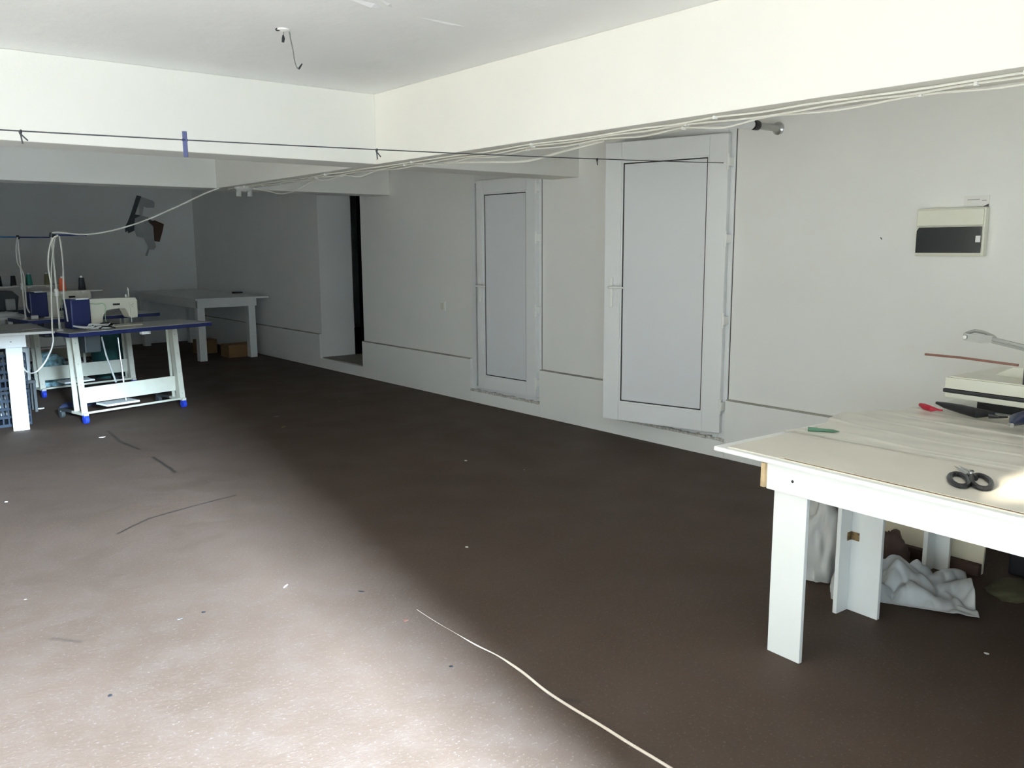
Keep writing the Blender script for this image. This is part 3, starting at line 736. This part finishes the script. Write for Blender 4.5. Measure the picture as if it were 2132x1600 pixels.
# items on shelves in the dark doorway
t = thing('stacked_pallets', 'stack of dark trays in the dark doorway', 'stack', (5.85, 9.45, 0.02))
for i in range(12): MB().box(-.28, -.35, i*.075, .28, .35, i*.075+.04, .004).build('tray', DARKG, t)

# ------------------------------------------------------------------ right-hand table
TZ = 0.75
aR = math.radians(-3.2)
tr_ = thing('cutting_table', 'large white cutting table at right with layered sheets', 'table', (2.60, 1.955, 0), 0)
RT = rotz(aR)
def rl(mb_args, name, m, bev=0.002, par=tr_):
    mb = MB()
    for a in mb_args: mb.box(*a, bev=bev, T=RT)
    return mb.build(name, m, par)
# local: x away from camera side (towards wall), y = -length (towards right of photo)
TL = 2.0
rl([(0.0, -TL, TZ-0.022, 0.86, 0.0, TZ-0.004)], 'tabletop', BOARD, 0.005)
rl([(0.02, -TL+.02, TZ-0.004, 0.85, -0.05, TZ+0.001)], 'cutting_sheet', TOPM, 0.001)
rl([(0.024, -1.15, TZ+0.001, 0.40, -0.30, TZ+0.0025)], 'pattern_sheet', CARD, 0.0)
rl([(0.028, -1.14, TZ+0.0025, 0.41, -0.28, TZ+0.004)], 'pattern_sheet', TOPM, 0.0)
rl([(0.030, -TL, TZ-0.125, 0.048, -0.225, TZ-0.022)], 'apron', BOARD)
rl([(0.048, -0.245, TZ-0.125, 0.70, -0.227, TZ-0.022)], 'apron', BOARD)
rl([(0.031, -0.2252, TZ-0.124, 0.0475, -0.222, TZ-0.024), (0.02, -0.223, TZ-0.120, 0.055, -0.205, TZ-0.03)], 'raw_end', WOOD)
rl([(0.048, -0.385, 0.0, 0.066, -0.247, TZ-0.022)], 'leg', BOARD)
L2 = [(0.612, -0.352, 0.0, 0.630, -0.2185, TZ-0.022), (0.535, -0.2185, 0.0, 0.630, -0.2005, TZ-0.022)]
rl(L2, 'leg', BOARD)
rl([(0.608, -0.255, 0.305, 0.6125, -0.2185, 0.340), (0.582, -0.2225, 0.305, 0.612, -0.2180, 0.340)], 'bracket', mat('brass_bracket', (0.25, 0.17, 0.08), 0.5, metal=0.6, var=0.5, scale=60))
rl([(0.048, -1.85, 0.0, 0.066, -1.72, TZ-0.022)], 'leg', BOARD)
rl([(0.60, -1.85, 0.0, 0.618, -1.72, TZ-0.022)], 'leg', BOARD)
MB().lathe([(0.005, 0), (0.005, 0.002)], (0, 0, 0), 10, RT @ Matrix.Translation((0.030, -0.335, TZ-0.075)) @ Matrix.Rotation(-PI/2, 4, 'Y')).build('screw_hole', BLACK, tr_)
# second table behind it, against the wall
t = thing('back_table', 'white table behind cutting table carrying the heat press', 'table', (0, 0, 0))
MB().box(3.50, -0.6, TZ-0.025, 4.90, 1.80, TZ-0.004, 0.004).build('tabletop', BOARD, t)
MB().box(3.93, 1.615, 0.0, 3.95, 1.70, TZ-0.025, 0.002).box(3.85, 1.68, 0.0, 3.95, 1.70, TZ-0.025, 0.002).build('leg', BOARD, t)
MB().box(4.80, 1.60, 0.0, 4.82, 1.70, TZ-0.025, 0.002).build('leg', BOARD, t)
MB().box(3.85, -0.5, 0.0, 3.87, -0.4, TZ-0.025, 0.002).build('leg', BOARD, t)
MB().box(4.80, -0.5, 0.0, 4.82, -0.4, TZ-0.025, 0.002).build('leg', BOARD, t)
# crinkled clear sheet lying over both tables
def film(u, v):
    x = 3.02 + u*0.95; y = 1.93 - v*1.95 - 0.10*u*u - 0.05*math.sin(u*9)
    if v == 0: y -= 0.0
    s = abs(math.sin((x*9.5 + 0.5*math.sin(y*2.1)+0.25*math.sin(y*5.3))*1.9))
    ridge = max(0.0, 1-s*3.2)
    z = TZ + 0.0035 + 0.006*ridge*(0.4+0.6*math.sin(y*3.3+x*7)**2) + 0.0015*math.sin(x*40+y*9)
    if u < 0.04: z = TZ+0.0025
    return Vector((x, y, z))
tag(grid_mesh(150, 90, film, 'plastic_sheet', FILM), 'crinkled clear plastic sheet spread over the cutting table', 'sheet')

# scissors with black handles
Pc = pz(2020, 1001, TZ+0.012)
t = thing('scissors', 'black handled scissors on the near part of cutting table', 'scissors', (Pc.x, Pc.y, TZ+0.002))
def q3(x, y, z=TZ+0.012): return pz(x, y, z) - Vector((Pc.x, Pc.y, TZ+0.002))
for cx, cy, rx, ry in ((1997, 1000, 20, 12), (2043, 1004, 21, 13)):
    MB().tube([q3(cx+rx*math.cos(a*PI/9), cy+ry*math.sin(a*PI/9)+0.25*rx*math.cos(a*PI/9)) for a in range(18)], 0.0085, 8, True).build('handle', BLACK, t, True)
ctr = q3(2021, 991)
MB().tube([q3(2010, 994), ctr, q3(2024, 982, TZ+.014)], [0.008, 0.009, 0.006], 8).tube([q3(2032, 997), ctr, q3(2020, 982, TZ+.014)], [0.008, 0.009, 0.006], 8).build('shank', BLACK, t, True)
dv = Vector((0.10, 0.10, 0))
for s in (-1, 1):
    b0 = ctr + Vector((0.006*s, -0.006*s, 0.002))
    MB().tube([b0, b0+Vector((0.045, 0.04, 0.0)), b0+Vector((0.10, 0.085, -0.004))], [0.008, 0.006, 0.001], 6).build('blade', STEEL, t, True)
MB().lathe([(0.006, 0), (0.005, 0.006)], ctr+Vector((0, 0, 0.006)), 10).build('pivot', STEEL, t, True)
# green marker
A, B = pz(1682, 894, TZ+0.013), pz(1748, 899, TZ+0.010)
t = thing('marker_pen', 'dark green marker pen near the table back corner', 'pen', A)
MB().tube([Vector((0, 0, 0)), (B-A)*0.30], [0.009, 0.009], 10).build('cap', GREENP, t, True)
MB().tube([(B-A)*0.30, (B-A)*0.8, B-A], [0.0075, 0.0065, 0.001], 10).build('barrel', GREENP, t, True)

# cloth shears and red cutter by the heat press
A = pz(1925, 846, TZ+0.02)
t = thing('seam_cutter', 'red handled cutter beside the black shears', 'cutter', A)
g3 = lambda x, y, z=TZ+0.02: pz(x, y, z)-A
MB().tube([g3(1916, 843), g3(1925, 847), g3(1940, 852), g3(1952, 853)], [0.008, 0.014, 0.012, 0.005], 10).build('handle', REDP, t, True)
MB().tube([g3(1950, 853), g3(1962, 855)], [0.005, 0.004], 8).build('shaft', REDP, t, True)
A = pz(2000, 855, TZ+0.03)
t = thing('fabric_shears', 'large black fabric shears lying by the heat press', 'shears', A)
g3 = lambda x, y, z=TZ+0.03: pz(x, y, z)-A
MB().tube([g3(1950, 839), g3(1967, 844), g3(2000, 852), g3(2035, 861), g3(2070, 862)], [0.006, 0.014, 0.020, 0.022, 0.010], 10).build('handle', BLACK, t, True)
MB().tube([g3(2060, 866), g3(2080, 869), g3(2098, 869)], [0.012, 0.006, 0.004], 8).build('blade', BLACK, t, True)
A = pz(2125, 875, TZ+0.045)
t = thing('dark_blue_tool', 'dark blue tool with chrome tip at right edge', 'tool', A)
g3 = lambda x, y, z=TZ+0.045: pz(x, y, z)-A
MB().tube([g3(2106, 884), g3(2115, 874), g3(2140, 868), g3(2190, 875)], [0.010, 0.025, 0.030, 0.03], 12).build('body', mat('dark_blue_grip', (0.01, 0.02, 0.07), 0.4), t, True)
MB().tube([g3(2101, 884), g3(2107, 886)], [0.007, 0.009], 10).build('tip', STEEL, t, True)

# heat press
hp = thing('heat_press', 'cream heat press with long grey lever handle', 'heat press', (4.0, 1.72, TZ-0.004), math.radians(-4))
# local x towards the wall, local y: negative to the right of the photo
MB().box(0.10, -0.50, 0.0, 0.50, -0.10, 0.055, 0.006).build('base', BLACK, hp)
MB().box(0.0, -0.62, 0.055, 0.52, 0.0, 0.080, 0.006).build('lower_plate', IVORY, hp)
MB().box(0.0, -0.64, 0.080, 0.54, 0.01, 0.097, 0.004).build('rubber_pad', BLACK, hp)
MB().prism([(0.0, 0.100), (-0.64, 0.100), (-0.64, 0.150), (0.0, 0.150)], 'x', 0.0, 0.54).box(0.01, -0.63, 0.150, 0.53, -0.01, 0.156, 0.003).build('heating_plate', IVORY, hp)
MB().prism([(-0.12, 0.156), (-0.60, 0.156), (-0.56, 0.20), (-0.20, 0.20)], 'x', 0.20, 0.50).build('cover', IVORY, hp)
MB().lathe([(0.022, 0.20), (0.024, 0.215), (0.014, 0.235)], (0.36, -0.25, 0), 14).build('knob', BLACK, hp, True)
P0 = Vector(hp.location)
inv = (Matrix.Translation(P0) @ rotz(math.radians(-4))).inverted()
h3 = lambda x, y, X: inv @ px_(x, y, X)
MB().tube([h3(1926, 738, 3.98), h3(2000, 745, 3.98), h3(2120, 761, 3.98)], [0.0055, 0.0055, 0.0055], 8).build('guide_rod', RUST, hp, True)
MB().box(0.0, -0.46, 0.156, 0.10, -0.33, 0.32, 0.004).build('lever_bracket', DARKG, hp)
# lever: oval loop with slot, then forked arm
XH = 4.02
lp = [(2008, 694), (2016, 690), (2036, 689), (2056, 695), (2070, 704), (2062, 713), (2040, 715), (2018, 712), (2007, 706)]
pl = [h3(x, y, XH) for x, y in lp]
def plate(pxs, X, th):
    mb = MB(); f_ = [h3(x, y, X) for x, y in pxs]; v0 = [mb.bm.verts.new(p) for p in f_]; v1 = [mb.bm.verts.new(p+Vector((th, 0, 0))) for p in f_]
    n = len(f_); mb.bm.faces.new(v0[::-1]); mb.bm.faces.new(v1)
    for i in range(n): mb.bm.faces.new((v0[i], v0[(i+1) % n], v1[(i+1) % n], v1[i]))
    return mb
plate([(2005, 699), (2010, 694), (2020, 696), (2040, 697), (2062, 699), (2072, 702), (2070, 710), (2062, 714), (2040, 715), (2018, 711), (2006, 708)], XH, 0.012).build('handle_loop', GREYM, hp)
MB().tube([h3(2008, 698, XH), h3(2016, 693, XH+0.03), h3(2030, 689, XH+0.06), h3(2050, 693, XH+0.06), h3(2068, 701, XH+0.03), h3(2074, 707, XH)], [0.008]*6, 8).build('handle_loop', GREYM, hp, True)
MB().tube([h3(2066, 706, XH), h3(2132, 722, XH), h3(2190, 738, XH)], [0.009]*3, 8).tube([h3(2066, 711, XH+.01), h3(2132, 727, XH+.01), h3(2190, 744, XH+.01)], [0.009]*3, 8).build('lever_arm', GREYM, hp, True)
MB().lathe([(0.010, 0), (0.008, 0.008)], (0, 0, 0), 10, Matrix.Translation(h3(2011, 702, XH)+Vector((-0.002, 0, 0))) @ Matrix.Rotation(-PI/2, 4, 'Y')).build('rivet', STEEL, hp, True)

# rubbish under the tables
blob('plastic_bag', BAG, (3.46, 1.97, 0.0), 0.12, 0.10, 0.42, 'tall puffy white plastic bag behind the near table leg', 'bag', 21, 0.22, 'plastic bags under the tables')
blob('plastic_bag', BAG, (3.31, 1.76, 0.0), 0.08, 0.06, 0.17, 'small white plastic bag in front of the tall bag', 'bag', 31, 0.25, 'plastic bags under the tables')
blob('plastic_bag', BAG, (3.68, 1.98, 0.0), 0.09, 0.09, 0.24, 'lumpy white plastic bag between the two inner table legs', 'bag', 42, 0.3, 'plastic bags under the tables')
blob('brown_cloth', mat('brown_cloth', (0.10, 0.06, 0.05), 0.85, var=0.3), (3.87, 1.86, 0.0), 0.07, 0.09, 0.15, 'dark brown cloth bundle behind the plastic bags', 'cloth', 51, 0.2)
from mathutils import noise as NZ
def sheetbag(u, v):
    c00 = pz(1826, 1250, 0.02); c10 = pz(2040, 1283, 0.02); c11 = pz(2010, 1192, 0.09); c01 = pz(1838, 1168, 0.15)
    v2 = v*(1-0.25*math.sin(u*PI)**2*0.3)
    p = c00.lerp(c10, u).lerp(c01.lerp(c11, u), v2)
    q = Vector((u*3.2+0.6*v, v*2.4, 2.0))
    fold = abs(NZ.noise(q))*0.10 + abs(NZ.noise(q*2.3+Vector((5, 0, 0))))*0.03
    hump = 0.07*math.exp(-((u-0.30)**2/0.05+(v-0.6)**2/0.12))
    p.z = max(0.012, p.z*(0.4+0.6*v) + (fold-0.02)*min(1, 4*v+0.2) + hump)
    dent = math.exp(-((u-0.62)**2/0.012+(v-0.42)**2/0.006)); p.z = max(0.012, p.z-0.10*dent)
    return p
tag(grid_mesh(70, 50, sheetbag, 'torn_bag', BAG, None, 0.0015), 'torn white plastic sack spread on the floor under the tables', 'bag')
t = thing('backing_board', 'beige board standing upright behind the far table leg', 'board', (0, 0, 0))
MB().prism([(4.015, 0.002), (4.030, 0.002), (4.075, 0.56), (4.060, 0.56)], 'y', 1.50, 2.14).build('board', mat('beige_board', (0.75, 0.67, 0.50), 0.8, var=0.1, scale=3), t)
t2 = thing('wooden_slat', 'dark brown wooden slat on floor along the beige board foot', 'slat', (0, 0, 0))
MB().box(3.975, 1.50, 0, 4.01, 2.14, 0.055, 0.004).build('slat', mat('dark_brown_wood', (0.06, 0.03, 0.02), 0.9), t2)
t = thing('black_cabinet', 'black box deep under the tables at right edge', 'box', (0, 0, 0))
MB().box(4.12, 0.25, 0, 4.7, 1.43, 0.68, 0.01).build('body', BLACK, t)
MB().box(4.11, 0.27, 0.03, 4.12, 1.41, 0.66, 0.002).build('door', BLACK, t)
blob('olive_cloth', mat('olive_cloth', (0.07, 0.062, 0.03), 0.9), (3.92, 1.33, 0.0), 0.13, 0.10, 0.04, 'small olive cloth scrap on floor right of torn sack', 'cloth', 61, 0.2)

# ------------------------------------------------------------------ cord and litter on the floor
cp = [(868, 1268), (905, 1292), (950, 1318), (992, 1342), (1040, 1366), (1085, 1398), (1135, 1438), (1190, 1474), (1250, 1510), (1310, 1548), (1370, 1584), (1440, 1628), (1560, 1710)]
pts = []
for i, (x, y) in enumerate(cp):
    p = pz(x, y, 0.004); p.z = -0.0044 if i < 3 else (-0.0028 if i < 5 else 0.0035); pts.append(p)
tag(MB().tube(smooth_path(pts, 6), 0.0048, 8).build('beige_cable', mat('beige_cord', (0.62, 0.52, 0.42), 0.5, var=0.05), None, True), 'beige cord running along the floor to the bottom edge', 'cord')
def scrap(name, x, y, sx, sy, m, label, cat, rz=0.0, h=0.002, group=None):
    p = pz(x, y, 0.0)
    mb = MB(); n = 7
    pl_ = [(sx*math.cos(2*PI*k/n)*random.uniform(.7, 1.1), sy*math.sin(2*PI*k/n)*random.uniform(.7, 1.1)) for k in range(n)]
    mb.prism(pl_, 'z', 0.0005, 0.0005+h)
    o = mb.build(name, m, None, False, (p.x, p.y, 0)); o.rotation_euler = (0, 0, rz)
    return tag(o, label, cat, group)
scrap('paper_scrap', 594, 1222, 0.004, 0.022, PAPER, 'white paper sliver on the floor left of centre', 'scrap', -0.9)
scrap('black_scrap', 753, 1233, 0.005, 0.016, BLACK, 'black scrap near the shadow edge left of the cord', 'scrap', 0.5)
scrap('black_scrap', 424, 1276, 0.008, 0.008, BLACK, 'round black speck on the pale floor at left centre', 'scrap')
scrap('black_scrap', 229, 1450, 0.007, 0.008, BLACK, 'round black speck near the lower left floor', 'scrap')
scrap('black_scrap', 940, 1389, 0.008, 0.006, BLACK, 'tiny black crumb just left of the beige cord', 'scrap')
scrap('dark_scrap', 576, 868, 0.035, 0.02, BLACK, 'dark scrap far back on the shaded floor', 'scrap')
scrap('pale_scrap', 590, 890, 0.05, 0.012, CARD, 'pale sliver just below the dark scrap on shaded floor', 'scrap', 0.8)
scrap('paper_scrap', 972, 1140, 0.008, 0.010, PAPER, 'white crumb on the dark floor in mid room', 'scrap')
scrap('paper_scrap', 970, 960, 0.010, 0.012, PAPER, 'white crumb far back on the dark floor', 'scrap')
scrap('paper_scrap', 2054, 1362, 0.008, 0.009, PAPER, 'white crumb on dark floor at the right', 'scrap')
scrap('paper_scrap', 13, 1046, 0.010, 0.010, PAPER, 'white crumb at the left edge of the floor', 'scrap')
scrap('paper_scrap', 214, 911, 0.03, 0.014, CLOTHW, 'pale scrap on floor below the nearest caster', 'scrap')
scrap('paper_scrap', 85, 852, 0.035, 0.02, CLOTHW, 'pale lint ball on floor under the left table', 'scrap', 0, 0.01)
scrap('leaf_scrap', 845, 1293, 0.012, 0.010, mat('rust_leaf', (0.10, 0.035, 0.02), 0.8), 'small reddish scrap beside the start of the cord', 'scrap')
scrap('thread_scrap', 375, 1290, 0.014, 0.005, mat('grey_lint', (0.05, 0.045, 0.045), 0.9), 'grey lint wisp on the pale floor left of centre', 'scrap')

# ------------------------------------------------------------------ outside: the street seen by the light
struct(MB().box(-30, -25, -0.25, XL-0.3, 35, -0.05), 'ground_outside', OUTG)
ALLEY = mat('dark_alley', (0.05, 0.05, 0.05), 0.9)  # dark colour for unseen ground and walls, so the sky strip bounces less
struct(MB().box(XL-0.3, -25, -0.2, XW+0.3, YF-0.3, -0.04), 'ground_alley', ALLEY)
struct(MB().box(XL-0.6, -14, -0.2, XL-0.3, YF-0.3, 9), 'wall_alley_block_left', ALLEY)  # unseen alley walls added to keep the sky strip off the street ground
struct(MB().box(1.5, -14, -0.2, 1.8, YF-0.3, 9), 'wall_alley_block_right', ALLEY)
struct(MB().box(-9.4, -25, -0.05, -9.0, 35, 7.2), 'wall_street_exterior', OUTW)
